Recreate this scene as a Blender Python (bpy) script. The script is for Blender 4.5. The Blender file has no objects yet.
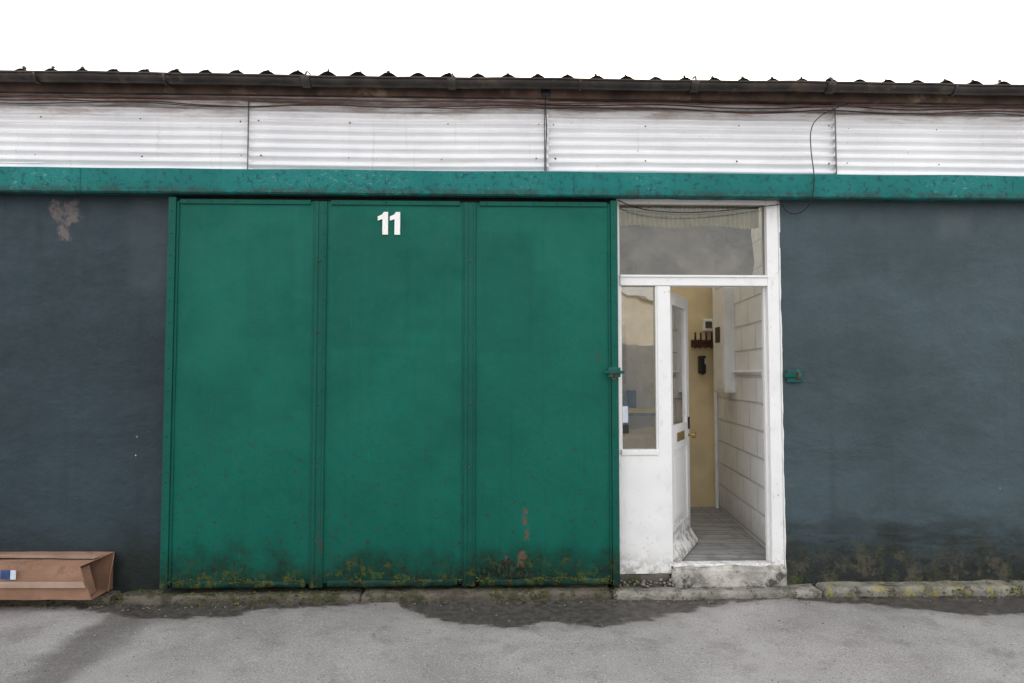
import bpy, math, random
from mathutils import Vector, noise as mn
random.seed(7)
scene = bpy.context.scene
scene.view_settings.view_transform = 'Standard'
scene.view_settings.look = 'None'
scene.view_settings.exposure = 0

# ------------------------------------------------------------------ materials
class M:
    def __init__(s, name, rough=0.7, spec=0.4, metal=0.0):
        s.mat = bpy.data.materials.new(name); s.mat.use_nodes = True
        s.nt = s.mat.node_tree; s.b = s.nt.nodes['Principled BSDF']
        s.b.inputs['Roughness'].default_value = rough
        s.b.inputs['Specular IOR Level'].default_value = spec
        s.b.inputs['Metallic'].default_value = metal
        tc = s.nt.nodes.new('ShaderNodeTexCoord'); s.o = tc.outputs['Object']
        sp = s.n('ShaderNodeSeparateXYZ'); s.l(s.o, sp.inputs[0])
        s.x, s.y, s.z = sp.outputs
        s.bumps = []
    def n(s, t): return s.nt.nodes.new(t)
    def l(s, a, b): s.nt.links.new(a, b)
    def put(s, v, inp):
        if isinstance(v, bpy.types.NodeSocket): s.l(v, inp)
        elif isinstance(v, (tuple, list)): inp.default_value = (*v[:3], 1)
        else: inp.default_value = v
    def vec(s, sc=(1,1,1), loc=(0,0,0), rot=(0,0,0)):
        m = s.n('ShaderNodeMapping'); s.l(s.o, m.inputs[0])
        m.inputs['Scale'].default_value = sc; m.inputs['Location'].default_value = loc
        m.inputs['Rotation'].default_value = rot
        return m.outputs[0]
    def noise(s, scale, detail=5, rough=0.55, v=None, dist=0.0):
        t = s.n('ShaderNodeTexNoise'); s.l(v or s.o, t.inputs['Vector'])
        t.inputs['Scale'].default_value = scale; t.inputs['Detail'].default_value = min(detail, 4.5)
        t.inputs['Roughness'].default_value = rough; t.inputs['Distortion'].default_value = dist
        return t.outputs[0]
    def vor(s, scale, v=None, feat='F1'):
        t = s.n('ShaderNodeTexVoronoi'); t.feature = feat
        s.l(v or s.o, t.inputs['Vector']); t.inputs['Scale'].default_value = scale
        return t.outputs['Distance']
    def mr(s, v, a, b, c=0.0, d=1.0, smooth=True):
        m = s.n('ShaderNodeMapRange'); m.interpolation_type = 'SMOOTHSTEP' if smooth else 'LINEAR'
        s.put(v, m.inputs[0])
        for i, q in enumerate((a, b, c, d)): s.put(q, m.inputs[i+1])
        return m.outputs[0]
    def m(s, op, a, b=0.0, clamp=False):
        t = s.n('ShaderNodeMath'); t.operation = op; t.use_clamp = clamp
        s.put(a, t.inputs[0]); s.put(b, t.inputs[1]); return t.outputs[0]
    def mix(s, f, a, b, blend='MIX'):
        t = s.n('ShaderNodeMix'); t.data_type = 'RGBA'; t.blend_type = blend
        s.put(f, t.inputs[0]); s.put(a, t.inputs[6]); s.put(b, t.inputs[7]); return t.outputs[2]
    def warpxz(s, ws, warp):
        w = s.m('MULTIPLY', s.m('SUBTRACT', s.noise(ws, 4, .65), 0.5), warp*2)
        return s.m('ADD', s.x, w), s.m('SUBTRACT', s.z, w)
    def rect(s, x0, x1, z0, z1, soft=0.02, warp=0.0, ws=8, XZ=None):
        X, Z = XZ or (s.x, s.z)
        if warp: X, Z = s.warpxz(ws, warp)
        a = s.mr(X, x0-soft, x0+soft); b = s.mr(X, x1-soft, x1+soft, 1, 0)
        c = s.mr(Z, z0-soft, z0+soft); d = s.mr(Z, z1-soft, z1+soft, 1, 0)
        return s.m('MULTIPLY', s.m('MULTIPLY', a, b), s.m('MULTIPLY', c, d))
    def mul(s, a, b): return s.m('MULTIPLY', a, b)
    def bump(s, h, strength=0.4, dist=0.01):
        b = s.n('ShaderNodeBump'); b.inputs['Strength'].default_value = strength
        b.inputs['Distance'].default_value = dist; s.l(h, b.inputs['Height'])
        if s.bumps: s.l(s.bumps[-1], b.inputs['Normal'])
        s.bumps.append(b.outputs[0]); return s
    def done(s, col=None, rough=None):
        if col is not None: s.put(col, s.b.inputs['Base Color'])
        if rough is not None: s.put(rough, s.b.inputs['Roughness'])
        if s.bumps: s.l(s.bumps[-1], s.b.inputs['Normal'])
        return s.mat

def simple(name, col, rough=0.7, var=0.25, ns=9, bump=0.2, bs=60, metal=0, dirt=None, spec=.4):
    m = M(name, rough, metal=metal, spec=spec)
    c = m.mix(m.mr(m.noise(ns, 4), .3, .7), tuple(k*(1-var) for k in col), tuple(min(1, k*(1+var)) for k in col))
    if dirt: c = m.mix(m.mr(m.noise(ns*.7, 8, .7), .52, .68), c, dirt)
    if bump: m.bump(m.noise(bs, 3), bump, 0.004)
    return m.done(c)

def mat_wall(name, base, right):
    m = M(name, 0.6, 0.25)
    big = m.noise(0.9, 5, .6); sweep = m.noise(1.0, 4, .62, m.vec((1.2, 1, 2.8), rot=(0, .12, 0)), .6)
    fine = m.noise(38, 4, .65)
    c = m.mix(m.mr(big, .3, .7), tuple(k*.82 for k in base), tuple(k*1.2 for k in base))
    c = m.mix(m.mul(m.mr(sweep, .5, .75), .34), c, tuple(k*1.5 for k in base))
    c = m.mix(m.mul(m.mr(fine, .55, .75), .35), c, tuple(k*.6 for k in base))
    runs = m.noise(1, 5, .6, m.vec((9, 1, .45)))
    c = m.mix(m.mul(m.mr(runs, .52, .75), .3), c, tuple(k*.6 for k in base))
    speck = m.noise(75, 3, .7)
    c = m.mix(m.mul(m.mr(speck, .60, .72), .3), c, tuple(k*1.9 for k in base))
    wob = m.m('ADD', m.z, m.m('MULTIPLY', m.m('SUBTRACT', m.noise(2.6, 7, .65), .5), .6))
    damp = m.mr(wob, .14, .58, 1, 0)
    c = m.mix(m.mul(damp, .85), c, (.014, .017, .015))
    n9 = m.noise(9, 7, .7)
    moss = m.mul(m.mr(n9, .48, .62), m.mr(wob, .2, .46, 1, 0))
    c = m.mix(m.mul(moss, .6), c, (.055, .060, .03) if right else (.022, .034, .022))
    if right:
        br = m.mul(m.mr(m.noise(6, 8, .75), .47, .60), m.mr(wob, .10, .40, 1, 0))
        c = m.mix(m.mul(br, .65), c, (.11, .092, .068))
        dk = m.mul(m.mr(m.noise(15, 5, .75), .50, .62), m.mr(wob, .2, .5, 1, 0))
        c = m.mix(m.mul(dk, .75), c, (.015, .016, .013))
        band = m.mul(m.mr(m.noise(1.4, 6, .6, m.vec((1, 1, 4))), .44, .6), m.mul(m.mr(m.z, .22, .4), m.mr(m.z, .40, .72, 1, 0)))
        c = m.mix(m.mul(band, .6), c, (.018, .021, .019))
        p = m.rect(3.38, 3.62, 2.62, 2.83, .06, .06, 6)
        c = m.mix(m.mul(p, .3), c, (.12, .14, .14))
    else:
        XZ = m.warpxz(9, .10)
        p = m.m('MAXIMUM', m.rect(-3.18, -2.99, 2.72, 2.86, .02, XZ=XZ), m.rect(-3.12, -3.05, 2.56, 2.74, .015, XZ=XZ))
        p = m.mul(p, m.mr(m.noise(14, 5, .75), .36, .56))
        c = m.mix(m.mul(p, .6), c, (.20, .155, .145))
        p = m.rect(-2.62, -2.30, 2.2, 2.95, .06, .08, 3)
        c = m.mix(m.mul(p, .35), c, (.055, .072, .08))
    ch = m.mul(m.mr(m.vor(4.2), .026, .036, 1, 0), m.mr(m.noise(.9, 2), .45, .5))
    c = m.mix(ch, c, (.42, .42, .4))
    m.bump(sweep, .45, .03); m.bump(m.noise(5, 4, .6), .6, .024); m.bump(fine, .4, .005)
    return m.done(c, m.mr(n9, .3, .7, .45, .7))

def mat_green(name, base, door=True, foot=True):
    m = M(name, 0.45, 0.18)
    big = m.noise(1.1, 4, .6); mid = m.noise(5, 6, .65)
    c = m.mix(m.mr(big, .3, .7), tuple(k*.86 for k in base), tuple(k*1.14 for k in base))
    c = m.mix(m.mul(m.mr(mid, .50, .74), .28), c, tuple(k*.62 for k in base))
    runs = m.noise(1, 5, .65, m.vec((22, 1, .5)))
    c = m.mix(m.mul(m.mr(runs, .52, .74), .25), c, tuple(k*.55 for k in base))
    gr = m.noise(95, 3, .7)
    c = m.mix(m.mul(m.mr(gr, .50, .70), .36), c, tuple(k*.5 for k in base))
    if door:
        XZ = m.warpxz(6, .015)
        for (a, b, z0, z1, k) in [(-1.13, -.58, 1.78, 2.74, .20), (-.62, -.26, 1.9, 2.5, .16), (-.08, .3, 1.75, 2.62, .24),
                               (-1.75, -1.4, 1.85, 2.68, .16), (.28, .5, 1.72, 2.35, .17)]:
            c = m.mix(m.mul(m.rect(a, b, z0, z1, .02, XZ=XZ), k), c, tuple(q*.5 for q in base))
        nn = m.noise(4.5, 7, .7)
        wob = m.m('ADD', m.z, m.m('MULTIPLY', m.m('SUBTRACT', nn, .5), .55))
        c = m.mix(m.mul(m.mr(wob, .12, .46, 1, 0), .82), c, (.005, .022, .015))
        m13 = m.noise(13, 7, .72)
        rt = m.mul(m.mr(m13, .5, .6), m.mr(wob, .13, .29, 1, 0))
        c = m.mix(m.mul(rt, .85), c, (.080, .095, .014))
        dk = m.mul(m.mr(m.noise(24, 6, .75), .53, .62), m.mr(wob, .15, .42, 1, 0))
        c = m.mix(m.mul(dk, .85), c, (.02, .015, .01))
        rs = m.mul(m.mr(m.noise(26, 8, .8), .585, .64), m.mr(m.z, .1, 2.4, 1, .0))
        c = m.mix(m.mul(rs, .8), c, (.036, .030, .016))
        XZ = m.warpxz(14, .05); brk = m.mr(m.noise(26, 4, .75), .43, .5)
        p = m.m('MAXIMUM', m.rect(.24, .265, .42, .64, .014, XZ=XZ), m.rect(.20, .25, .19, .34, .012, XZ=XZ))
        p = m.m('MAXIMUM', p, m.rect(.10, .13, .24, .31, .01, XZ=XZ))
        c = m.mix(m.mul(p, brk), c, (.14, .075, .05))
        p = m.m('MAXIMUM', m.rect(.77, .79, 1.70, 1.80, .012, XZ=XZ), m.rect(-1.21, -1.19, .35, .6, .01, XZ=XZ))
        c = m.mix(m.mul(m.mul(p, brk), .7), c, (.06, .045, .03))
    sc = m.mul(m.mr(m.vor(7), .018, .026, 1, 0), m.mr(m.noise(1.3, 2), .46, .52))
    c = m.mix(sc, c, (.09, .06, .03) if door else (.4, .42, .4))
    scr = m.mr(m.noise(1, 5, .7, m.vec((60, 1, 3.5), rot=(0, .3, 0))), .66, .71)
    c = m.mix(m.mul(scr, .3), c, tuple(min(1, k*2.0+.02) for k in base))
    if not door:
        n22 = m.noise(22, 8, .75)
        c = m.mix(m.mul(m.mr(n22, .54, .61), .75), c, (.010, .06, .075))
        pw = m.mul(m.mr(m.noise(30, 8, .8, m.vec((1, 1, 2.2))), .59, .63), m.mr(m.noise(1.1, 3), .50, .60))
        c = m.mix(m.mul(pw, .5), c, (.34, .38, .36))
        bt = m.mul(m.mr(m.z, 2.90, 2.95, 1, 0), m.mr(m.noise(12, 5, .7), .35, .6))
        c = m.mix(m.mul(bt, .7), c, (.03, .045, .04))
    m.bump(m.noise(2.2, 3), .4, .03); m.bump(gr, .35, .003); m.bump(mid, .3, .008)
    return m.done(c, m.mr(mid, .3, .7, .40, .62))

W_L = mat_wall('slate_paint_left', (.026, .043, .054), False)
W_R = mat_wall('slate_paint_right_flare', (.050, .075, .087), True)  # base colour lightened to carry the lens flare on this side
GREEN = mat_green('green_door_paint', (.002, .112, .080))
GREEN_D = mat_green('green_strip_paint', (.003, .094, .069))
TEAL = mat_green('teal_lintel_paint', (.008, .165, .155), False)

def mat_clad():
    m = M('white_corrugated', .5, .4)
    c = m.mix(m.mr(m.noise(1.7, 5, .6), .3, .7), (.80, .80, .83), (.90, .90, .92))
    st = m.noise(1, 5, .68, m.vec((1.1, 1, 16)))
    c = m.mix(m.mul(m.mr(st, .54, .7), .3), c, (.5, .46, .42))
    top = m.mul(m.mr(m.m('ADD', m.z, m.m('MULTIPLY', m.m('SUBTRACT', m.noise(2.2, 5, .7), .5), .2)), 3.45, 3.57), m.mr(m.noise(1, 5, .7, m.vec((2.5, 1, 26))), .42, .60))
    c = m.mix(m.mul(top, .7), c, (.28, .17, .12))
    run = m.noise(1, 5, .7, m.vec((20, 1, 1.1)))
    c = m.mix(m.mul(m.mr(run, .58, .76), .25), c, (.42, .37, .31))
    sp = m.mr(m.noise(34, 5, .8), .65, .69)
    c = m.mix(m.mul(sp, .5), c, (.25, .2, .16))
    return m.done(c)
CLAD = mat_clad()

def mat_white(name, dirtk=.5, base=(.86, .86, .86)):
    m = M(name, .45, .4)
    c = m.mix(m.mr(m.noise(4, 4, .6), .3, .7), tuple(k*.94 for k in base), base)
    d = m.mr(m.noise(9, 5, .75, m.vec((1, 1, .5))), .54, .72)
    c = m.mix(m.mul(d, dirtk*.5), c, (.46, .42, .36))
    low = m.mul(m.mr(m.m('ADD', m.z, m.m('MULTIPLY', m.noise(7, 5, .7), .3)), .28, .52, 1, 0), m.mr(m.noise(14, 5, .75), .44, .60))
    c = m.mix(m.mul(low, .75), c, (.2, .17, .13))
    ch = m.mr(m.noise(26, 6, .8), .66, .68)
    c = m.mix(m.mul(ch, dirtk), c, (.12, .1, .08))
    m.bump(m.noise(18, 4, .6), .25, .005)
    return m.done(c)
WHITE = mat_white('white_frame_paint', .8)
WHITE2 = mat_white('white_gloss_door', .35)

GUT = simple('gutter_brown', (.030, .024, .021), .5, .5, 7, .4, 40, dirt=(.085, .06, .045))
FASC = simple('rusty_fascia', (.065, .040, .030), .85, .5, 5, .5, 30, dirt=(.19, .13, .09))
ROOF = simple('asbestos_roof', (.22, .19, .15), .9, .3, 5, .5, 30, dirt=(.10, .08, .05))
BOLT = simple('rusty_bolt', (.13, .09, .06), .8, bump=0)
CABLE_BR = simple('brown_cable', (.12, .05, .032), .7, bump=0)
CABLE_BK = simple('black_cable', (.012, .012, .014), .6, bump=0)
DARK = simple('dark_void', (.012, .011, .010), .95, bump=0)
BLACK = simple('black_plastic', (.015, .015, .017), .4, bump=0)
WOODB = simple('brown_wood', (.09, .04, .022), .5, .4, 20)
PVC = simple('white_pvc', (.84, .85, .86), .4, .05, bump=0)
RUST = simple('rust', (.13, .055, .028), .85, .5, 30, .5)
MOSS = simple('moss', (.075, .088, .020), .95, .6, 20, .6, 150)
ORANGE = simple('orange_plastic', (.75, .14, .02), .45, .1, bump=0)
INT_DARK = simple('interior_dark', (.10, .085, .07), .9, bump=0)
YEL = simple('yellow_interior', (.78, .64, .40), .7, .08, 4, .2, 40)
BRASS = simple('brass', (.35, .24, .1), .35, .2, metal=.8, bump=0)
PAPER = simple('paper', (.6, .66, .75), .7, .1, bump=0)
YSTRIP = simple('yellow_strip', (.9, .68, .04), .5, .05, bump=0)
SPLINT = simple('split_painted_timber', (.012, .05, .03), .8, .6, 25, .3)

def mat_num():
    m = M('number_white', .5)
    c = m.mix(m.mul(m.mr(m.noise(40, 5, .7), .56, .66), .3), (.86, .86, .84), (.4, .5, .46))
    return m.done(c)
NUM = mat_num()

def mat_block():
    m = M('painted_blockwork', .6)
    cv = m.n('ShaderNodeCombineXYZ'); m.l(m.y, cv.inputs[0]); m.l(m.z, cv.inputs[1])
    b = m.n('ShaderNodeTexBrick'); m.l(cv.outputs[0], b.inputs['Vector'])
    b.inputs['Scale'].default_value = 1; b.inputs['Brick Width'].default_value = .45
    b.inputs['Row Height'].default_value = .225; b.inputs['Mortar Size'].default_value = .012
    b.inputs['Mortar Smooth'].default_value = .5
    c = m.mix(m.mr(m.noise(6, 5), .3, .7), (.84, .86, .90), (.90, .92, .95))
    c = m.mix(m.mul(b.outputs['Fac'], .36), c, (.42, .43, .47))
    c = m.mix(m.mul(m.mr(m.m('ADD', m.z, m.m('MULTIPLY', m.noise(5, 5, .7), .4)), .38, .7, 1, 0), .5), c, (.36, .34, .30))
    inv = m.m('SUBTRACT', 1.0, b.outputs['Fac'])
    m.bump(inv, 1, .014); m.bump(m.noise(45, 4, .7), .7, .007)
    return m.done(c)
BLOCK = mat_block()

def mat_floor():
    m = M('floor_boards', .6)
    cv = m.n('ShaderNodeCombineXYZ'); m.l(m.x, cv.inputs[0]); m.l(m.y, cv.inputs[1])
    b = m.n('ShaderNodeTexBrick'); m.l(cv.outputs[0], b.inputs['Vector'])
    b.inputs['Scale'].default_value = 1; b.inputs['Brick Width'].default_value = 2.2
    b.inputs['Row Height'].default_value = .16; b.inputs['Mortar Size'].default_value = .005
    c = m.mix(m.mr(m.noise(1, 5, .7, m.vec((3, 20, 1))), .35, .65), (.24, .24, .25), (.36, .36, .37))
    c = m.mix(b.outputs['Fac'], c, (.11, .10, .09))
    c = m.mix(m.mul(m.mr(m.noise(7, 5, .7), .5, .65), .5), c, (.14, .12, .10))
    return m.done(c)
FLOOR = mat_floor()

def mat_conc(name, base, mossk=.5, lich=0, dark=.7):
    m = M(name, .85, .25)
    c = m.mix(m.mr(m.noise(5, 5, .65), .3, .7), tuple(k*.65 for k in base), tuple(k*1.2 for k in base))
    c = m.mix(m.mul(m.mr(m.noise(60, 3, .7), .5, .7), .4), c, tuple(k*.5 for k in base))
    c = m.mix(m.mul(m.mr(m.noise(8, 5, .75), .5, .6), mossk), c, (.045, .05, .022))
    c = m.mix(m.mul(m.mr(m.noise(6, 5, .7, m.vec(loc=(3, 1, 2))), .54, .64), dark), c, (.05, .042, .035))
    if lich: c = m.mix(m.mul(m.mr(m.noise(11, 5, .8, m.vec(loc=(9, 1, 2))), .53, .6), lich), c, (.34, .29, .07))
    m.bump(m.noise(14, 5, .7), .8, .025); m.bump(m.noise(90, 3), .4, .004)
    return m.done(c)
KERB_A = mat_conc('kerb_mossy', (.12, .105, .085), .85)
KERB_B = mat_conc('kerb_clean', (.30, .28, .25), .6)
KERB_C = mat_conc('kerb_lichen', (.25, .24, .21), .6, .7)
STEP = mat_conc('step_concrete', (.50, .48, .44), .4, 0, .85)

def mat_yard():
    m = M('worn_concrete_yard', .85, .3)
    base = m.mix(m.mr(m.noise(.9, 5, .6), .3, .7), (.280, .264, .260), (.405, .386, .380))
    c = m.mix(m.mul(m.mr(m.noise(4, 5, .7), .48, .7), .55), base, (.20, .186, .180))
    sp = m.mr(m.noise(130, 3, .65), .50, .64)
    c = m.mix(m.mul(sp, .55), c, (.10, .09, .085))
    c = m.mix(m.mul(m.mr(m.noise(95, 3, .65, m.vec(loc=(5, 2, 0))), .56, .66), .5), c, (.60, .585, .57))
    c = m.mix(m.mul(m.mr(m.vor(26, m.vec(loc=(2, 2, 0))), .1, .16, 1, 0), m.mr(m.noise(3, 4), .45, .6)), c, (.12, .11, .10))
    n24 = m.noise(2.0, 5, .62)
    w = m.m('MULTIPLY', m.m('SUBTRACT', n24, .5), .55)
    X = m.m('ADD', m.x, w)
    strip = m.mul(m.mr(X, -2.62, -2.44), m.mr(X, -2.28, -2.06, 1, 0))
    dark = m.mix(m.mr(m.noise(60, 3, .7), .4, .7), (.06, .052, .05), (.17, .155, .145))
    c = m.mix(m.mul(strip, .66), c, dark)
    d = m.m('SUBTRACT', m.m('MULTIPLY', m.y, -1.0), .13)
    e = m.m('ADD', .07, m.m('MULTIPLY', m.mul(m.mr(m.x, -.75, -.1), m.mr(m.x, .75, 1.7, 1, 0)), .40))
    e = m.m('ADD', e, m.m('MULTIPLY', m.mr(m.x, 2.2, 3.3), .29))
    e = m.m('ADD', e, m.m('MULTIPLY', m.mul(m.mr(m.x, -2.7, -2.3), m.mr(m.x, -1.9, -1.1, 1, 0)), .17))
    e = m.m('ADD', e, m.m('MULTIPLY', m.m('SUBTRACT', m.noise(3.0, 5, .62, m.vec((.6, 1.1, 1))), .5), .5))
    q = m.m('SUBTRACT', e, d)
    q = m.m('ADD', q, m.m('MULTIPLY', m.m('SUBTRACT', m.noise(22, 4, .7), .5), .08))
    wet = m.mr(q, -.02, .03); halo = m.mr(q, -.18, .02)
    c = m.mix(m.mul(halo, .4), c, (.15, .135, .122))
    c = m.mix(m.mul(wet, .88), c, m.mix(m.mr(m.noise(20, 5, .7), .35, .65), (.026, .024, .022), (.090, .080, .070)))
    m.bump(m.noise(120, 3, .7), .7, .005); m.bump(m.noise(9, 4, .65), .4, .015)
    return m.done(c, m.mr(wet, 0, 1, .85, .36))
YARD = mat_yard()
GROUND = simple('rough_ground', (.22, .21, .20), .9, .2, .4, 0)

def mat_glass(name, refl, dirt=.06, ior=1.6):
    m = M(name); nt = m.nt
    tr = m.n('ShaderNodeBsdfTransparent'); tr.inputs[0].default_value = (.9, .91, .89, 1)
    gl = m.n('ShaderNodeBsdfGlossy'); gl.inputs['Roughness'].default_value = .015
    fr = m.n('ShaderNodeFresnel'); fr.inputs[0].default_value = ior
    bp = m.n('ShaderNodeBump'); bp.inputs['Strength'].default_value = .25; bp.inputs['Distance'].default_value = .01
    m.l(m.noise(2.8, 2), bp.inputs['Height']); m.l(bp.outputs[0], gl.inputs['Normal'])
    mx = m.n('ShaderNodeMixShader'); m.l(m.m('MULTIPLY', fr.outputs[0], refl, True), mx.inputs[0]); m.l(tr.outputs[0], mx.inputs[1]); m.l(gl.outputs[0], mx.inputs[2])
    df = m.n('ShaderNodeBsdfDiffuse'); df.inputs[0].default_value = (.45, .43, .38, 1)
    mx2 = m.n('ShaderNodeMixShader')
    m.l(m.mr(m.noise(5, 5, .7), .3, .75, dirt*.4, dirt*2.5), mx2.inputs[0]); m.l(mx.outputs[0], mx2.inputs[1]); m.l(df.outputs[0], mx2.inputs[2])
    out = nt.nodes['Material Output']; m.l(mx2.outputs[0], out.inputs[0]); return m.mat
GLASS = mat_glass('window_glass', 2.8)
GLASS_T = mat_glass('transom_window_glass', 1.0, .05)

def mat_translucent():
    m = M('added_rooflight_plastic'); t = m.n('ShaderNodeBsdfTransparent'); t.inputs[0].default_value = (.9, .89, .84, 1)
    d = m.n('ShaderNodeBsdfTranslucent'); d.inputs[0].default_value = (.85, .83, .76, 1)
    mx = m.n('ShaderNodeMixShader'); mx.inputs[0].default_value = .5
    m.l(t.outputs[0], mx.inputs[1]); m.l(d.outputs[0], mx.inputs[2])
    m.l(mx.outputs[0], m.nt.nodes['Material Output'].inputs[0]); return m.mat
ADDED_RLIGHT = mat_translucent()  # unseen translucent roof sheets added to brighten the room behind the door

def mat_card(name='cardboard', k=1.0):
    m = M(name, .8, .2)
    c = m.mix(m.mr(m.noise(3, 5), .3, .7), (.23*k, .128*k, .085*k), (.33*k, .195*k, .135*k))
    c = m.mix(m.mul(m.mr(m.noise(1, 5, .6, m.vec((2, 2, 90))), .5, .7), .3), c, (.2*k, .11*k, .07*k))
    c = m.mix(m.mul(m.mr(m.noise(6, 5, .7), .54, .66), .5), c, (.13*k, .075*k, .05*k))
    m.bump(m.noise(7, 4), .7, .02); return m.done(c)
CARD = mat_card()
CARD_IN = mat_card('cardboard_inside_shaded', .45)  # same card darkened: shade inside the open end is in the colour
TAPE = simple('parcel_tape', (.38, .27, .21), .22, .15, 6, 0)
LABEL = simple('blue_label', (.03, .07, .19), .5, .3, 30, 0)

# ------------------------------------------------------------------ helpers
def empty(name):
    e = bpy.data.objects.new(name, None); scene.collection.objects.link(e); return e
def mesh(name, verts, faces, mat, parent=None, smooth=False):
    me = bpy.data.meshes.new(name); me.from_pydata(verts, [], faces); me.update()
    for mm in (mat if isinstance(mat, list) else [mat]): me.materials.append(mm)
    if smooth:
        for p in me.polygons: p.use_smooth = True
    o = bpy.data.objects.new(name, me); scene.collection.objects.link(o)
    if parent: o.parent = parent
    return o
def bevel(o, w, seg=2):
    b = o.modifiers.new('bevel', 'BEVEL'); b.width = w; b.segments = seg; b.limit_method = 'ANGLE'
    return o
BF = [(0,1,3,2),(4,6,7,5),(0,4,5,1),(2,3,7,6),(0,2,6,4),(1,5,7,3)]
def box(name, x0, x1, y0, y1, z0, z1, mat, parent=None, bv=0.0):
    v = [(x, y, z) for x in (x0, x1) for y in (y0, y1) for z in (z0, z1)]
    o = mesh(name, v, BF, mat, parent)
    if bv: bevel(o, bv)
    return o
def roughbox(name, x0, x1, y0, y1, z0, z1, mat, parent=None, step=.03, amp=.006, fs=9):
    """box with subdivided, weathered (noise displaced) surface"""
    import bmesh
    bm = bmesh.new(); L = (x1-x0, y1-y0, z1-z0); n = [max(1, int(round(l/step))) for l in L]
    idx = {}
    def gv(i, j, k):
        if (i, j, k) not in idx:
            p = Vector((x0+L[0]*i/n[0], y0+L[1]*j/n[1], z0+L[2]*k/n[2]))
            e = sum([i in (0, n[0]), j in (0, n[1]), k in (0, n[2])])
            d = mn.noise_vector(p*fs)*amp + mn.noise_vector(p*fs*4)*amp*.4
            if e >= 2:
                ctr = Vector(((x0+x1)/2, (y0+y1)/2, (z0+z1)/2)); q = (ctr-p)
                q = Vector([math.copysign(1, c) if (s in (0, m_)) else 0 for c, s, m_ in zip(q, (i, j, k), n)])
                d += q*amp*(.8+2.2*max(0, mn.noise(p*6)))
            idx[(i, j, k)] = bm.verts.new(p+d)
        return idx[(i, j, k)]
    for a, b, c in ((0,1,2),(0,2,1),(1,2,0)):
        for side in (0, n[c]):
            for i in range(n[a]):
                for j in range(n[b]):
                    q = []
                    for di, dj in ((0,0),(1,0),(1,1),(0,1)):
                        t = [0,0,0]; t[a] = i+di; t[b] = j+dj; t[c] = side; q.append(gv(*t))
                    bm.faces.new(q)
    bmesh.ops.recalc_face_normals(bm, faces=bm.faces)
    me = bpy.data.meshes.new(name); bm.to_mesh(me); bm.free(); me.materials.append(mat)
    for p in me.polygons: p.use_smooth = True
    o = bpy.data.objects.new(name, me); scene.collection.objects.link(o)
    if parent: o.parent = parent
    return o
def grid(name, x0, x1, z0, z1, y, step, amp, fs, mat, parent=None, func=None):
    nx = max(1, int((x1-x0)/step)); nz = max(1, int((z1-z0)/step)); v = []; f = []
    for i in range(nx+1):
        for k in range(nz+1):
            x = x0+(x1-x0)*i/nx; z = z0+(z1-z0)*k/nz
            d = amp*mn.noise(Vector((x*fs, 3.1, z*fs)))
            if func: d += func(x, z)
            v.append((x, y+d, z))
    for i in range(nx):
        for k in range(nz):
            a = i*(nz+1)+k; f.append((a, a+nz+1, a+nz+2, a+1))
    return mesh(name, v, f, mat, parent, True)
def tube(name, pts, r, mat, parent=None, poly=False):
    cu = bpy.data.curves.new(name, 'CURVE'); cu.dimensions = '3D'; cu.bevel_depth = r; cu.bevel_resolution = 3
    s = cu.splines.new('POLY' if poly else 'NURBS'); s.points.add(len(pts)-1)
    for p, q in zip(s.points, pts): p.co = (*q, 1)
    if not poly: s.order_u = 3; s.use_endpoint_u = True
    tmp = bpy.data.objects.new(name+'_c', cu); scene.collection.objects.link(tmp)
    dg = bpy.context.evaluated_depsgraph_get(); me = bpy.data.meshes.new_from_object(tmp.evaluated_get(dg))
    bpy.data.objects.remove(tmp); me.name = name; me.materials.clear(); me.materials.append(mat)
    for p in me.polygons: p.use_smooth = True
    o = bpy.data.objects.new(name, me); scene.collection.objects.link(o)
    if parent: o.parent = parent
    return o
def lumps(name, specs, mat, parent=None, squash=.5):
    """many small noise-deformed blobs in one mesh"""
    import bmesh
    V = []; F = []
    bm = bmesh.new(); bmesh.ops.create_icosphere(bm, subdivisions=1, radius=1)
    bv = [v.co.copy() for v in bm.verts]; bf = [[v.index for v in f.verts] for f in bm.faces]; bm.free()
    for (x, y, z, r, sq) in specs:
        o = len(V); a = random.random()*6.28; ex = random.uniform(.7, 1.6)
        for c in bv:
            k = r*(1+random.uniform(-.28, .28)); px = c.x*k*ex; py = c.y*k
            V.append((x+px*math.cos(a)-py*math.sin(a), y+px*math.sin(a)+py*math.cos(a), z+c.z*k*sq))
        F += [[i+o for i in f] for f in bf]
    return mesh(name, V, F, mat, parent, True)

# ------------------------------------------------------------------ building
B = empty('warehouse_building')
def lw(x, z):
    return .010*mn.noise(Vector((x*.8, 1.7, z*1.1)))
grid('wall_left_render', -9, -2.2, 0, 2.95, -.004, .04, .006, 3.5, W_L, B, lw)
box('wall_left_core', -9, -2.2, .03, .25, -.1, 2.96, DARK, B)
grid('wall_right_render', 2.158, 9.5, 0, 2.95, -.004, .04, .006, 3.5, W_R, B, lw)
box('wall_right_core', 2.158, 9.5, .03, .25, -.1, 2.96, DARK, B)
roughbox('wall_right_reveal', 2.150, 2.164, -.009, .05, .05, 2.9, WHITE, B, .02, .003, 11)
box('wall_above_lintel', -9, 9.5, .04, .2, 2.96, 3.66, DARK, B)
box('dark_gap_blocker', -2.3, .93, -.028, .036, 2.80, 3.02, DARK, B)  # near-black board added to block the interior and keep the gap dark
box('wall_side_a', -9.2, -9.0, 0, 6, 0, 3.6, W_L, B)
box('wall_side_b', 9.5, 9.7, 0, 6, 0, 3.6, W_R, B)
box('wall_back', -9, 9.5, 6, 6.2, 0, 4.5, W_R, B)
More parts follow.
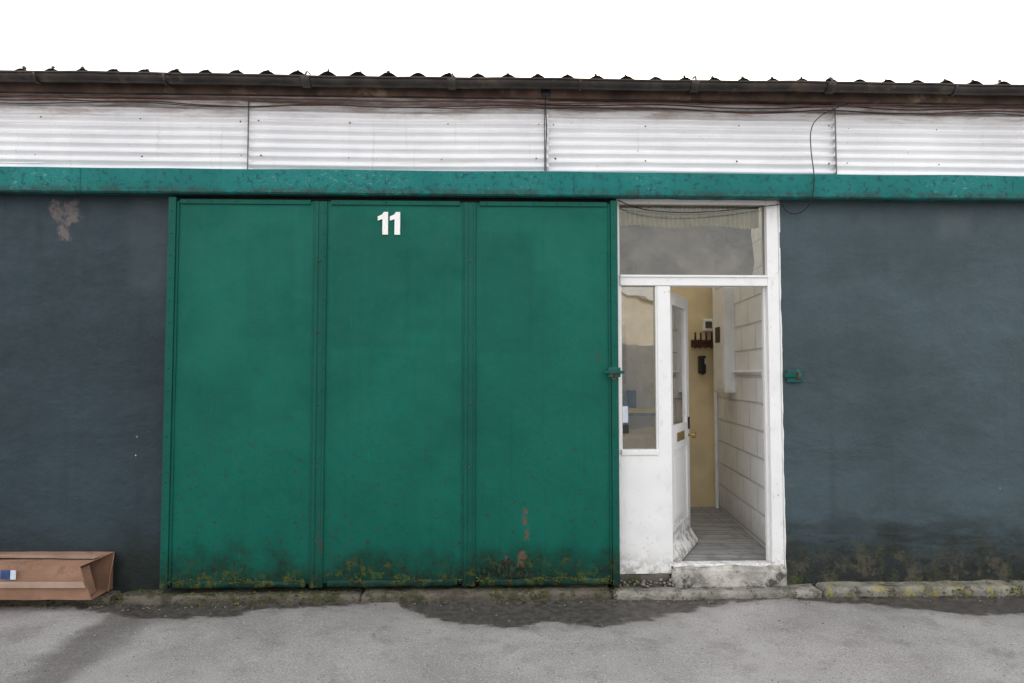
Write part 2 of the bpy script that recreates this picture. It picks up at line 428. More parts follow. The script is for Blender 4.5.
def lintel():
    v = []; f = []; n = 420; x0, x1 = -9.0, 9.5
    for i in range(n+1):
        x = x0+(x1-x0)*i/n; w = .007*mn.noise(Vector((x*1.3, 5, 0))); w2 = .006*mn.noise(Vector((x*2.1, 9, 0)))+.003*mn.noise(Vector((x*11, 9, 0)))
        prof = [(.0, 3.075+w), (-.128, 3.062+w), (-.14+w2, 3.050+w), (-.143+w2, 2.97+w), (-.14+w2, 2.893+w2), (-.128, 2.882+w2), (-.05, 2.885+w2), (-.05, 2.93)]
        v += [(x, a, b) for a, b in prof]
    m = 8
    for i in range(n):
        for k in range(m-1): f.append((i*m+k, i*m+k+1, (i+1)*m+k+1, (i+1)*m+k))
    return mesh('lintel_rail_cover', v, f, TEAL, B, False)
lintel()
for x in (-2.9, .6, 4.3):
    box('lintel_joint', x, x+.003, -.1475, -.146, 2.89, 3.050, GREEN_D, B)

def clad(x0, x1, seed, yo, zo):
    pitch = .064; nz = 110; nx = 70; v = []; f = []; z0, z1 = 3.03, 3.64
    for i in range(nx+1):
        x = x0+(x1-x0)*i/nx
        for k in range(nz+1):
            z = z0+(z1-z0)*k/nz
            s = math.sin((z+zo+.010*mn.noise(Vector((x*.6, seed, 0))))/pitch*2*math.pi)
            s = s*.75+.25*s*abs(s)
            d = .014*s + .016*mn.noise(Vector((x*.9, seed*3, z*2))) + .004*mn.noise(Vector((x*6, seed, z*6)))
            v.append((x, yo+d, z))
    for i in range(nx):
        for k in range(nz):
            a = i*(nz+1)+k; f.append((a, a+nz+1, a+nz+2, a+1))
    mesh('cladding_sheet', v, f, CLAD, B, True)
js = [-9.0, -6.2, -4.05, -1.76, .395, 2.57, 4.85, 7.1, 9.5]
JD = simple('joint_dirt', (.16, .14, .13), .8, bump=0)
for i in range(len(js)-1):
    clad(js[i]-.0, js[i+1]+.03, i*2.3+1, -.030-(.014 if i % 2 else 0), .021*i)
for x in js[1:-1]:
    box('cladding_joint', x-.004, x+.003, -.068, -.06, 3.05, 3.58, JD, B)
sp = []
for i in range(len(js)-1):
    for t in (.04, .35, .66, .97):
        for z in (3.17, 3.44): sp.append((js[i]+(js[i+1]-js[i])*t+random.uniform(-.03, .03), -.064, z+random.uniform(-.012, .012), random.uniform(.004, .008), 1))
lumps('cladding_fixings', sp, BOLT, B)

grid('fascia_board', -9, 9.5, 3.590, 3.67, -.165, .05, .012, 2, FASC, B)
box('eaves_purlin', -9, 9.5, -.15, -.10, 3.60, 3.65, FASC, B, .006)
box('soffit', -9, 9.5, -.10, .05, 3.635, 3.655, FASC, B)
def gz(x): return 3.678+.014*mn.noise(Vector((x*.55, 2, 2)))+.007*mn.noise(Vector((x*3, 2, 2)))
def gy(x): return -.235+.010*mn.noise(Vector((x*.7, 7, 2)))
def gutter():
    v = []; f = []; n = 500; x0, x1 = -9.0, 9.5; R = .044; pr = []
    for k in range(13):
        a = math.pi*k/12; pr.append((-math.cos(a)*R, -math.sin(a)*R*1.05))
    pr = [(-R-.006, .006), (-R-.008, -.004)]+pr+[(R, .01)]
    m = len(pr)
    for i in range(n+1):
        x = x0+(x1-x0)*i/n; zz = gz(x); yy = gy(x)
        v += [(x, yy+a, zz+b) for a, b in pr]
    for i in range(n):
        for k in range(m-1): f.append((i*m+k, (i+1)*m+k, (i+1)*m+k+1, i*m+k+1))
    o = mesh('gutter', v, f, GUT, B, True)
    s = o.modifiers.new('s', 'SOLIDIFY'); s.thickness = .004
gutter()
x = -8.5
while x < 9.3:
    zz = gz(x); R = .051
    pts = [(x, gy(x)-math.cos(a)*R, zz-math.sin(a)*R*1.08) for a in [math.pi*k/10 for k in range(11)]]
    w = .03 if random.random() < .35 else .009
    vv = []; ff = []
    for p in pts: vv += [(p[0]-w, p[1], p[2]), (p[0]+w, p[1], p[2])]
    for k in range(10): ff.append((2*k, 2*k+1, 2*k+3, 2*k+2))
    o = mesh('gutter_bracket', vv, ff, GUT, B, True); s = o.modifiers.new('s', 'SOLIDIFY'); s.thickness = .006
    if w > .02:
        tube('gutter_strap', [(x, gy(x)-.052, zz-.01), (x+.006, gy(x)-.046, zz+.03), (x+.01, gy(x)+.0, zz+.055), (x+.01, gy(x)+.05, zz+.06)], .007, GUT, B)
    x += random.uniform(.75, 1.05)
def roof():
    pitch = .213; per = 12; n = int(18.9/pitch*per); x0 = -9.25; v = []; f = []; mi = []
    ys = [-.225, .3, .9, 2.1, 3, 6.3]; sl = math.tan(math.radians(9))
    for i in range(n+1):
        x = x0+i*pitch/per; s = math.cos(2*math.pi*i/per)
        for j, y in enumerate(ys):
            d = .004*mn.noise(Vector((x*1.1, y, 3)))+.008*mn.noise(Vector((x*.4, y, 8)))
            yy = y+(0.02*mn.noise(Vector((math.floor(x/1.05)*3.3, 1, 1))) if j == 0 else 0)
            v.append((x, yy, 3.710+.025*s+d+(y+.235)*sl*(1 if j else .5)))
    m = len(ys)
    for i in range(n):
        for j in range(m-1):
            f.append((i*m+j, (i+1)*m+j, (i+1)*m+j+1, i*m+j+1))
            xx = x0+i*pitch/per; mi.append(1 if (j in (1, 2) and .5 < xx < 2.5) else 0)
    o = mesh('roof_sheets', v, f, [ROOF, ADDED_RLIGHT], B, True)
    for p, q in zip(o.data.polygons, mi): p.material_index = q
    o2 = []
    for i in range(0, n, per):
        x = x0+i*pitch/per
        if random.random() < .08: continue
        o2.append((x+random.uniform(-.008, .008), -.195+random.uniform(-.02, .02), 3.745+random.uniform(-.004, .006), random.uniform(.009, .015), 1.1))
    lumps('roof_bolts', o2, BOLT, B)
roof()

# ---------------- sliding door
SX0, SX1, SZ0, SZ1 = -2.300, .922, .098, 2.862
def bow(cx, w):
    return lambda x, z: -.006*math.cos((x-cx)/w*math.pi)*math.sin((z-.1)/2.76*math.pi)
secs = [(-2.247, -1.272), (-1.176, -.200), (-.106, .872)]
for a, b in secs:
    grid('sliding_door_sheet', a-.004, b+.004, SZ0+.03, SZ1-.02, -.082, .035, .005, 2.4, GREEN, B, bow((a+b)/2, b-a))
box('sliding_door_backing', SX0+.01, SX1-.01, -.066, -.03, SZ0+.01, SZ1, DARK, B)
def strip(x0, x1, z0, z1, y0=-.098, mat=GREEN_D, nm='sliding_door_strip'):
    return box(nm, x0, x1, y0, -.068, z0, z1, mat, B, .003)
strip(SX0, -2.247, SZ0, SZ1, -.104); strip(-2.2465, -2.229, SZ0+.02, SZ1-.03, -.092)
strip(.872, SX1, SZ0, SZ1, -.104); strip(.854, .8715, SZ0+.02, SZ1-.03, -.092)
for a, b in ((-1.272, -1.176), (-.200, -.106)):
    strip(a, b, SZ0+.002, SZ1-.02, -.094); strip(a+.012, a+.035, SZ0+.001, SZ1-.021, -.101); strip(b-.018, b-.004, SZ0+.003, SZ1-.022, -.099)
for a, b in secs:
    strip(a+.026, b-.024, SZ1-.045, SZ1-.012, -.096, GREEN_D, 'sliding_door_top_rail')
    roughbox('sliding_door_bottom_rail', a+.026, b-.024, -.099, -.068, SZ0, SZ0+.052, GREEN, B, .015, .005, 12)
rv = []
for x in (-2.275, -1.255, -1.19, -.187, -.115, .895):
    z = .2
    while z < 2.8:
        rv.append((x+random.uniform(-.003, .003), -.1035 if x in (-2.275, .895) else -.097, z, .006, 1)); z += .16
for a, b in secs:
    xx = a+.08
    while xx < b-.05:
        rv.append((xx, -.098, SZ1-.028, .005, 1)); rv.append((xx, -.101, SZ0+.03, .006, 1)); xx += .17
lumps('sliding_door_rivets', rv, GREEN_D, B)
rr = []
for x in (-1.225, -.152):
    for z in (.42, .93, 1.38, 1.9, 2.41): rr.append((x+random.uniform(-.006, .006), -.097, z, random.uniform(.004, .009), 1))
lumps('rusty_coach_bolts', rr, RUST, B)
sv = []; sf = []
def shard(cx, cz, w, h, y, lean):
    n = len(sv)
    sv.extend([(cx-w/2, y, cz), (cx+w/2, y-.003, cz), (cx+w*.3+lean, y-.012, cz+h*.8), (cx+lean*1.2, y-.014, cz+h), (cx-w*.35+lean, y-.008, cz+h*.55)])
    sf.append((n, n+1, n+2, n+3, n+4))
hv = []; N = 70
for i in range(N+1):
    x = -.07+.36*i/N; env = math.sin(math.pi*min(1, max(0, i/N)))**.5
    hv.append((x, -.0955, .150)); hv.append((x, -.0955, .150+max(.004, (.11+.10*mn.noise(Vector((x*12, 1, 1)))+.06*mn.noise(Vector((x*50, 1, 1)))+random.uniform(0, .015))*env)))
mesh('sliding_door_rot_hole_shade', hv, [(2*i, 2*i+2, 2*i+3, 2*i+1) for i in range(N)], simple('rotten_timber_hole_shade', (.022, .020, .012), .95, .6, 40, .5), B)  # flat dark panel over rotten timber, hole's inner shade put into its colour
for i in range(90):
    shard(random.uniform(-.07, .28), random.uniform(.145, .22), random.uniform(.006, .024), random.uniform(.015, .065), -.099-random.uniform(0, .006), random.uniform(-.02, .02))
mesh('sliding_door_splinters_a', sv, sf, SPLINT, B); sv = []; sf = []
for i in range(34):
    shard(random.uniform(-.04, .27), random.uniform(.15, .24), random.uniform(.004, .010), random.uniform(.015, .05), -.101-random.uniform(0, .006), random.uniform(-.02, .02))
mesh('sliding_door_splinters_b', sv, sf, simple('bare_split_timber', (.075, .055, .035), .9, .6, 30, 0), B)
L = empty('door_latch')
box('latch_plate', .845, .935, -.118, -.106, 1.575, 1.645, TEAL, L, .004)
box('latch_bolt', .81, .96, -.132, -.119, 1.60, 1.622, GREEN_D, L, .005)
tube('latch_ring', [(.88+.02*math.cos(t), -.135, 1.585+.024*math.sin(t)) for t in [k*.6283 for k in range(11)]], .004, RUST, L)
H = empty('door_latch')
box('hasp_plate', 2.185, 2.305, -.03, -.012, 1.535, 1.630, TEAL, H, .005)
box('hasp_arm', 2.165, 2.25, -.045, -.031, 1.572, 1.602, GREEN_D, H, .004)
tube('hasp_staple', [(2.262, -.03, 1.560), (2.262, -.065, 1.565), (2.262, -.065, 1.602), (2.262, -.03, 1.606)], .006, RUST, H)
lumps('hasp_screws', [(2.295, -.031, 1.617, .005, 1), (2.295, -.031, 1.550, .005, 1), (2.2, -.031, 1.617, .005, 1)], RUST, H)

NB = empty('house_number')
for x0 in (-.815, -.728):
    p = [(.034, 0), (.074, 0), (.074, .165), (.044, .165), (.030, .146), (.0, .132), (.0, .102), (.034, .113)]
    v = [(x0+a, -.0945, 2.602+b) for a, b in p]+[(x0+a, -.088, 2.602+b) for a, b in p]
    n = len(p); f = [tuple(range(n)), tuple(range(2*n-1, n-1, -1))]+[(i, i+n, (i+1) % n+n, (i+1) % n) for i in range(n)]
    mesh('digit_one', v, f, NUM, NB)

# ---------------- doorway joinery
D = B
box('frame_left_stile', .84, .955, .0, .07, .13, 2.93, WHITE, D, .003)
box('frame_mullion', 1.232, 1.330, -.004, .075, .20, 2.251, WHITE, D, .004)
box('frame_jamb_right', 2.060, 2.146, -.008, .085, .17, 2.93, WHITE, D, .004)
box('frame_transom', .9555, 2.0595, -.010, .08, 2.252, 2.332, WHITE, D, .004)
box('frame_transom_bead', .9555, 2.0595, -.022, -.0105, 2.314, 2.330, WHITE, D, .003)
box('frame_head', .9555, 2.0595, .0, .07, 2.868, 2.93, WHITE, D, .003)
box('frame_cill', .9555, 1.2315, -.016, .07, 1.005, 1.045, WHITE, D, .005)
grid('side_panel_board', .93, 1.315, .150, 1.010, -.006, .02, .004, 7, WHITE, D)
box('side_panel_core', .93, 1.31, .004, .06, .15, 1.004, WHITE, D)
box('side_window_bead_l', .9555, .968, .004, .03, 1.0455, 2.2515, WHITE, D)
box('side_window_bead_r', 1.220, 1.2315, .004, .03, 1.0455, 2.2515, WHITE, D)
box('side_window_glass', .956, 1.231, .036, .040, 1.046, 2.2515, GLASS, D)
box('transom_glass', .956, 2.059, .036, .040, 2.3325, 2.867, GLASS_T, D)
box('door_stop', 2.045, 2.0595, .04, .075, .2, 2.251, WHITE, D)
v = []; n = 400
for i in range(n+1):
    x = .96+1.1*i/n; y = .14+.022*math.sin(i/n*2*math.pi*30)+.006*math.sin(i*.031)
    v += [(x, y, 2.93), (x, y+.004, 2.725+.012*math.sin(i*.03))]
CUR = simple('net_curtain', (.66, .58, .33), .9, .12, bump=0)
mesh('transom_curtain', v, [(2*i, 2*i+2, 2*i+3, 2*i+1) for i in range(n)], CUR, D, True)
SAG = simple('brown_sheet', (.25, .21, .18), .8, .55, 4, .6, 12, dirt=(.10, .08, .07))
def sag(x, z): return .05*math.sin(x*5+z*13+3*mn.noise(Vector((x*2.5, 0, z*2.5))))
grid('transom_sheet', .96, 2.06, 2.36, 2.78, .26, .015, .06, 6, SAG, D, sag)
tube('transom_inner_wire', [(.9, .1, 2.86), (1.3, .1, 2.80), (1.8, .1, 2.82), (2.1, .1, 2.88)], .004, CABLE_BK, D)

# interior
box('interior_floor', .5, 2.7, .075, 2.3, .05, .20, FLOOR, D)
def ww(y): return 2.162+(2.40-2.162)*(y-.06)/2.19
mesh('interior_block_wall', [(ww(.06), .06, .1), (ww(2.25), 2.25, .1), (ww(2.25), 2.25, 3.66), (ww(.06), .06, 3.66)], [(0, 1, 2, 3)], BLOCK, D)
box('interior_back_wall', .4, 2.6, 2.2, 2.3, .1, 3.95, YEL, D)
box('interior_left_wall', .4, .5, .08, 2.2, .1, 3.66, YEL, D)
tube('conduit_vertical', [(2.365, 2.12, .2), (2.365, 2.12, 2.9)], .020, PVC, D, True)
tube('conduit_horizontal', [(ww(.30)-.014, .30, 1.615), (ww(1.38)-.014, 1.38, 1.615)], .014, PVC, D, True)
tube('conduit_drop', [(ww(.38)-.016, .38, 1.615), (ww(.38)-.016, .38, 1.54)], .020, PVC, D, True)
box('back_shelf', .55, 1.75, 1.95, 2.19, 1.17, 1.20, WOODB, D, .003)
box('back_shelf_edge', .55, 1.75, 1.935, 1.949, 1.20, 1.245, YSTRIP, D)
box('back_counter', .55, 1.7, 1.6, 2.19, .2, .98, simple('counter', (.4, .3, .14), .5, bump=0), D, .006)
box('back_cupboard', .95, 1.38, 1.9, 2.195, 1.50, 2.1, simple('cupboard', (.45, .33, .17), .5, bump=0), D, .006)
for k in range(6):
    box('shelf_folder', .98+k*.09, 1.05+k*.09, 2.0, 2.18, 1.2505, 1.40+.03*(k % 2), [BLACK, PAPER, WOODB, ORANGE, INT_DARK, BLACK][k], D, .004)
box('window_notice', .975, 1.015, .028, .032, 1.24, 1.36, PAPER, D)
box('window_sticker', .975, 1.02, .028, .032, 1.16, 1.225, BLACK, D)
E = empty('electrical_box')
box('casing', 2.205, 2.335, 1.38, 1.68, 1.42, 2.42, PVC, E, .008)
box('lid', 2.199, 2.2045, 1.40, 1.66, 1.45, 2.39, PVC, E, .003)
box('front_lid', 2.215, 2.325, 1.374, 1.3795, 1.44, 2.40, PVC, E, .003)
box('switch', 2.19, 2.1985, 1.47, 1.59, 1.9, 2.05, BLACK, E, .003)
tube('feed_conduit', [(2.29, 1.5, 2.42), (2.29, 1.5, 3.2)], .015, PVC, E, True)
C = empty('coat_rack')
box('rail', 2.13, 2.36, 2.165, 2.198, 1.88, 1.96, WOODB, C, .004)
for i in range(4):
    x = 2.15+i*.058
    tube('hook_upper', [(x, 2.165, 1.94), (x, 2.11, 1.94), (x-.01, 2.06, 1.965), (x-.015, 2.05, 2.03)], .010, WOODB, C)
    tube('hook_lower', [(x, 2.165, 1.90), (x, 2.12, 1.87), (x-.01, 2.08, 1.88), (x-.012, 2.07, 1.92)], .009, WOODB, C)
T = empty('wall_phone')
box('body', 2.20, 2.27, 2.12, 2.198, 1.60, 1.79, BLACK, T, .012)
box('handset', 2.205, 2.245, 2.085, 2.119, 1.59, 1.78, BLACK, T, .012)
box('keypad_label', 2.25, 2.266, 2.112, 2.1195, 1.70, 1.76, PAPER, T, .001)
S = empty('alarm_box')
box('body', 2.25, 2.35, 2.12, 2.198, 2.05, 2.18, PVC, S, .01)
box('face', 2.265, 2.335, 2.112, 2.1195, 2.08, 2.15, INT_DARK, S, .002)

DL = empty('entrance_door')
DW, DH = .70, 2.02
def lb(nm, x0, x1, y0, y1, z0, z1, mat, bv=.003):
    return box(nm, x0, x1, y0, y1, z0, z1, mat, DL, bv)
lb('stile_hinge', 0, .095, 0, .042, 0, DH, WHITE2); lb('stile_lock', DW-.095, DW, 0, .042, 0, DH, WHITE2)
lb('rail_top', .0955, DW-.0955, 0.001, .041, DH-.10, DH, WHITE2); lb('rail_mid', .0955, DW-.0955, .001, .041, .80, .99, WHITE2)
lb('rail_bottom', .0955, DW-.0955, .001, .041, 0, .22, WHITE2); lb('panel', .0955, DW-.0955, .012, .03, .2205, .7995, WHITE2)
lb('panel_field', .15, DW-.15, .006, .0115, .28, .74, WHITE2)
lb('glazing', .0955, DW-.0955, .018, .023, .9905, DH-.1005, GLASS, 0)
lb('letter_plate', .22, .48, -.006, .0005, .86, .93, BRASS); lb('lock', DW-.07, DW-.03, -.012, .0, .93, 1.03, BLACK)
wv = [(.0, .0, .0), (DW, .0, .0), (DW, -.06, .0), (.0, -.06, .0), (.0, -.0, .11), (DW, -.0, .11), (DW, -.058, .02), (.0, -.058, .02)]
mesh('weatherboard', wv, [(0,1,2,3),(0,4,5,1),(3,2,6,7),(7,6,5,4),(0,3,7,4),(1,5,6,2)], WHITE2, DL)
tube('knob', [(DW-.05, -.0, .88), (DW-.05, -.035, .88)], .012, BRASS, DL)
tube('knob_end', [(DW-.05, -.035, .88), (DW-.05, -.06, .88)], .024, BRASS, DL)
DL.location = (1.345, .085, .212); DL.rotation_euler = (0, 0, math.radians(62.5))

roughbox('door_step', 1.315, 2.150, -.060, .10, .045, .200, STEP, B, .014, .015, 8)
box('door_threshold', 1.33, 2.06, .0, .09, .19, .213, WHITE, B, .005)
roughbox('step_base', .90, 1.31, -.03, .10, .03, .146, KERB_A, B, .02, .012, 8)
rb = [(random.uniform(.92, 1.34), random.uniform(-.07, -.02), random.uniform(.07, .12), random.uniform(.005, .016), .7) for _ in range(60)]
rb += [(random.uniform(1.3, 2.15), random.uniform(-.12, -.07), .075, random.uniform(.003, .010), .7) for _ in range(30)]
lumps('rubble', rb, KERB_B, B)

# ------------------------------------------------------------------ kerb
K = empty('kerb')
segs = [(-9, -6.2, KERB_A, .072), (-6.19, -4.1, KERB_A, .07), (-4.09, -2.6, KERB_A, .068), (-2.59, -.9, KERB_A, .066), (-.895, .86, KERB_A, .074), (.872, 2.36, KERB_B, .066), (2.375, 3.8, KERB_C, .080), (3.81, 5.9, KERB_C, .075), (5.91, 9.5, KERB_A, .07)]
for a, b, m_, h in segs:
    roughbox('kerb_slab', a, b, -.152+random.uniform(-.008, .008), .045, -.06, h, m_, K, .018, .011, 6)

# ------------------------------------------------------------------ ground
def yard():
    v = []; f = []; nx = 300; ny = 140
    for i in range(nx+1):
        X = -9+18.5*i/nx
        for j in range(ny+1):
            Y = -8.6*(j/ny)**1.6
            rise = .034*max(0, 1+Y/.32)**1.5
            v.append((X, Y, .004+rise+.008*mn.noise(Vector((X*1.2, Y*1.2, 0)))+.004*mn.noise(Vector((X*7, Y*7, 0)))))
    for i in range(nx):
        for j in range(ny):
            a = i*(ny+1)+j; f.append((a, a+1, a+ny+2, a+ny+1))
    mesh('concrete_yard', v, f, YARD, None, True)
yard()
mesh('ground', [(-400, -400, -.02), (400, -400, -.02), (400, 400, -.02), (-400, 400, -.02)], [(0, 1, 2, 3)], GROUND)

ms = []
for _ in range(2800):
    x = random.uniform(-3.8, 4.4); dens = mn.noise(Vector((x*1.9, 4, 4)))
    if dens < -.02 and random.random() < .8: continue
    if .9 < x < 2.15 and random.random() < .7: continue
    w = random.random()
    if w < .45: y = -.115+random.gauss(0, .014) if x < .9 else random.gauss(-.02, .012); z = .074
    elif w < .75: y = -.158+random.gauss(0, .010); z = random.uniform(.02, .07)
    else: y = -.175-abs(random.gauss(0, .022)); z = .024
    ms.append((x, y, z, random.uniform(.002, .009), .5))
for _ in range(900):
    x = random.choice([random.uniform(-2.25, -1.3), random.uniform(-.1, .3), random.uniform(.3, .85), random.uniform(-1.15, -.2)])
    if mn.noise(Vector((x*3.1, 9, 4))) < -.05: continue
    ms.append((x, -.102, .148+random.gauss(0, .010), random.uniform(.002, .007), .7))
lumps('moss', ms, MOSS)
lv = []; lf = []
for _ in range(900):
    x = random.uniform(-3.9, 4.4); y = -.17-abs(random.gauss(0, .06)) if random.random() < .7 else random.uniform(-1.5, -.2)
    s = random.uniform(.003, .010); a = random.random()*6.28; n = len(lv); z = .014 if y < -.25 else .034
    for k in range(5):
        t = a+k*1.2566; r = s*random.uniform(.5, 1.1); lv.append((x+r*math.cos(t), y+r*math.sin(t)*.7, z+random.uniform(0, .005)))
    lf.append((n, n+1, n+2, n+3, n+4))
mesh('leaf_litter', lv, lf, simple('litter', (.09, .065, .04), .8, .7, 40, 0))
gs = [(random.uniform(-3.9, 4.4), random.uniform(-1.5, -.17) if random.random() < .5 else -.17-abs(random.gauss(0, .05)), .016, random.uniform(.002, .006), .7) for _ in range(420)]
lumps('gravel', gs, simple('gravel_stone', (.3, .28, .26), .8, .5, 30, 0))
wv = []; wf = []
for cx, cy, cz, cnt in ((-2.40, -.09, .07, 14), (-1.9, -.15, .06, 9), (2.22, -.03, .08, 16), (3.1, -.03, .08, 12), (3.75, -.16, .05, 10), (.98, -.09, .07, 8), (4.0, -.02, .08, 12)):
    for _ in range(cnt):
        a = random.random()*6.28; h = random.uniform(.015, .045); s = random.uniform(.004, .010); x = cx+random.gauss(0, .03); y = cy+random.gauss(0, .01); n = len(wv)
        dx = math.cos(a)*h*.6; dy = -abs(math.sin(a))*h*.4
        wv += [(x, y, cz), (x+dx*.5-s*.6, y+dy*.5, cz+h*.6), (x+dx, y+dy, cz+h), (x+dx*.5+s*.6, y+dy*.5-.003, cz+h*.6)]
        wf.append((n, n+1, n+2, n+3))
mesh('weeds', wv, wf, simple('weed_leaf', (.06, .10, .02), .7, .5, 20, 0))

# ------------------------------------------------------------------ cables
CB = empty('hanging_cable')
tube('cable_main', [(2.62, -.19, 3.57), (2.56, -.16, 3.56), (2.42, -.14, 3.50), (2.335, -.15, 3.40), (2.335, -.16, 3.2), (2.355, -.165, 3.05), (2.345, -.16, 2.9), (2.33, -.12, 2.82), (2.27, -.06, 2.775), (2.19, -.04, 2.80), (2.17, -.03, 2.86)], .0035, CABLE_BK, CB)
tube('cable_over_transom', [(2.15, -.03, 2.86), (1.95, -.05, 2.83), (1.6, -.06, 2.79), (1.3, -.06, 2.785), (1.05, -.05, 2.82), (.94, -.04, 2.88)], .0035, CABLE_BK, CB)
CE = empty('eaves_cable')
for k, (z0, a, r) in enumerate([(3.575, .02, .006), (3.56, .035, .005), (3.545, .04, .0035), (3.58, .03, .005)]):
    pts = []; x = -9.0
    while x < 9.4:
        pts.append((x, -.085-.05*(k == 0)-.01*k, z0-a*abs(mn.noise(Vector((x*.8, k*5, 1))))*2+random.uniform(-.006, .006))); x += .22
    tube('eaves_cable_run', pts, r, CABLE_BR if k < 2 else GUT, CE)
tube('junction_cable', [(.39, -.2, 3.6), (.40, -.1, 3.52), (.41, -.08, 3.40), (.40, -.08, 3.2), (.405, -.08, 3.06)], .004, CABLE_BK, CE)
tube('lintel_cable', [(-5, -.1, 3.075), (-3.7, -.15, 3.075), (-3.45, -.15, 3.085), (-3.3, -.12, 3.09), (-3.2, -.07, 3.11)], .005, PVC, CE)
roughbox('junction_box', .36, .43, -.17, -.12, 3.60, 3.665, BLACK, CE, .02, .002)

# ------------------------------------------------------------------ cardboard box : long crushed carton, right hand end open
CBX = empty('cardboard_box')
bl, bw, bh = 1.29, .25, .245
def panel(nm, a, b, c, d, mat=CARD, n=18, amp=.014):
    a, b, c, d = map(Vector, (a, b, c, d)); v = []; f = []
    for i in range(n+1):
        for j in range(n+1):
            s, t = i/n, j/n; p = a*(1-s)*(1-t)+b*s*(1-t)+c*s*t+d*(1-s)*t
            k = math.sin(math.pi*s)*math.sin(math.pi*t)
            v.append(p+mn.noise_vector(p*6)*amp*(k+.3))
    for i in range(n):
        for j in range(n): q = i*(n+1)+j; f.append((q, q+n+1, q+n+2, q+1))
    o = mesh(nm, v, f, mat, CBX); s = o.modifiers.new('s', 'SOLIDIFY'); s.thickness = .004; s.offset = 0; return o
panel('front', (0,0,0), (bl,0,0), (bl-.09,.02,bh-.03), (0,0,bh-.005))
panel('back', (0,bw,0), (bl,bw,0), (bl,bw,bh+.01), (0,bw,bh))
panel('bottom', (0,0,.0), (bl,0,0), (bl,bw,0), (0,bw,0))
panel('top', (0,0,bh-.005), (bl-.09,.02,bh-.03), (bl-.0,bw,bh+.01), (0,bw,bh))
panel('end_closed', (0,0,0), (0,bw,0), (0,bw,bh), (0,0,bh-.005))
panel('flap_back', (bl-.002,bw,0.01), (bl+.02,bw-.09,.005), (bl+.035,bw-.07,bh-.03), (bl,bw,bh+.01))
panel('flap_tucked', (bl-.03,.012,.008), (bl-.06,bw-.10,.008), (bl-.10,bw-.11,bh-.05), (bl-.11,.03,bh-.05), CARD)
panel('inside', (bl-.20,.02,.01), (bl-.18,bw-.01,.01), (bl-.20,bw-.01,bh-.02), (bl-.24,.03,bh-.05), CARD_IN)
panel('tape_side', (0,-.017,.075), (bl-.03,-.017,.085), (bl-.05,-.010,.125), (0,-.017,.115), TAPE, 12, .006)
panel('tape_top', (.0,.10,bh+.010), (bl-.055,.11,bh-.000), (bl-.04,.16,bh+.006), (0,.15,bh+.014), TAPE, 12, .006)
panel('label', (.70,-.023,.14), (.76,-.023,.14), (.76,-.023,.20), (.70,-.023,.20), LABEL, 2, 0)
panel('label_barcode', (.765,-.023,.14), (.80,-.023,.14), (.80,-.023,.20), (.765,-.023,.20), PAPER, 2, 0)
CBX.location = (-3.96, -.245, .098); CBX.rotation_euler = (0, math.radians(.5), math.radians(-1))
OT = empty('orange_tray')
roughbox('tray', -3.9, -3.36, -.36, -.17, .03, .092, ORANGE, OT, .04, .003)
roughbox('tray_lip', -3.91, -3.35, -.37, -.361, .028, .096, ORANGE, OT, .03, .002)

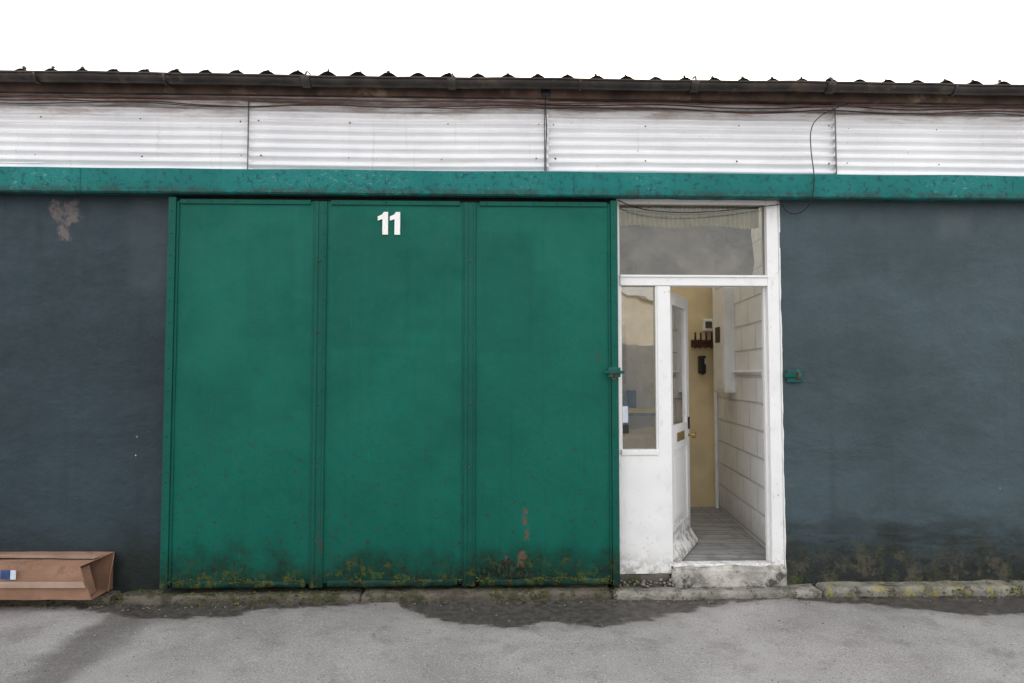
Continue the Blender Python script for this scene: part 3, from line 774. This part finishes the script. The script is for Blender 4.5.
# ------------------------------------------------------------------ opposite buildings
OB = empty('opposite_warehouse')
OW = simple('opposite_render', (.55, .53, .5), .8, .1, 1, 0); OR = simple('opposite_roof', (.6, .6, .6), .7, .1, 1, 0)
RD = simple('roller', (.05, .09, .16), .5, bump=0)
for k in range(4):
    x0 = -17.5+k*8.5; x1 = x0+8.2; y0 = -15; y1 = -26
    v = [(x0,y0,0),(x1,y0,0),(x1,y0,2.7),((x0+x1)/2,y0,4.1),(x0,y0,2.7),(x0,y1,0),(x1,y1,0),(x1,y1,2.7),((x0+x1)/2,y1,4.1),(x0,y1,2.7)]
    mesh('gable_block', v, [(0,1,2,3,4),(9,8,7,6,5),(1,6,7,2),(0,4,9,5)], OW, OB)
    mesh('gable_roof', [(x0-.2,y0+.3,2.68),((x0+x1)/2,y0+.3,4.18),((x0+x1)/2,y1,4.18),(x0-.2,y1,2.68),(x1+.2,y0+.3,2.68),(x1+.2,y1,2.68)], [(0,1,2,3),(1,4,5,2)], OR, OB)
    box('roller_door', x0+2.2, x0+5.6, y0+.01, y0+.06, 0, 2.4, RD, OB)
    box('window_band', x0+.6, x0+1.8, y0+.01, y0+.06, 1.1, 2.1, BLACK, OB)

# ------------------------------------------------------------------ light
AZ, EL = math.radians(14), math.radians(25)
w = bpy.data.worlds.new('World'); scene.world = w; w.use_nodes = True; nt = w.node_tree
bg = nt.nodes['Background']; sky = nt.nodes.new('ShaderNodeTexSky'); sky.sky_type = 'NISHITA'
sky.sun_disc = False; sky.sun_elevation = EL; sky.sun_rotation = AZ; sky.dust_density = 4; sky.air_density = 1
mx = nt.nodes.new('ShaderNodeMix'); mx.data_type = 'RGBA'; mx.inputs[0].default_value = .7
nt.links.new(sky.outputs[0], mx.inputs[6]); mx.inputs[7].default_value = (15.2, 15.1, 15.0, 1)   # thin bright haze
nt.links.new(mx.outputs[2], bg.inputs[0]); bg.inputs[1].default_value = .15
sd = bpy.data.lights.new('sun', 'SUN'); sd.energy = 5; sd.angle = math.radians(.6); sd.color = (1, .90, .76)
so = bpy.data.objects.new('sun', sd); scene.collection.objects.link(so)
dirv = -Vector((math.sin(AZ)*math.cos(EL), math.cos(AZ)*math.cos(EL), math.sin(EL)))
so.rotation_euler = dirv.to_track_quat('-Z', 'Y').to_euler()

# ------------------------------------------------------------------ camera
cd = bpy.data.cameras.new('camera'); cd.lens = 24.0; cd.sensor_width = 36; cd.clip_end = 2000
co = bpy.data.objects.new('camera', cd); scene.collection.objects.link(co)
co.location = (0, -5, 1.6); th, ph = math.radians(1.8), math.radians(2.7)
f = Vector((math.sin(th)*math.cos(ph), math.cos(th)*math.cos(ph), math.sin(ph)))
co.rotation_euler = f.to_track_quat('-Z', 'Y').to_euler()
scene.camera = co
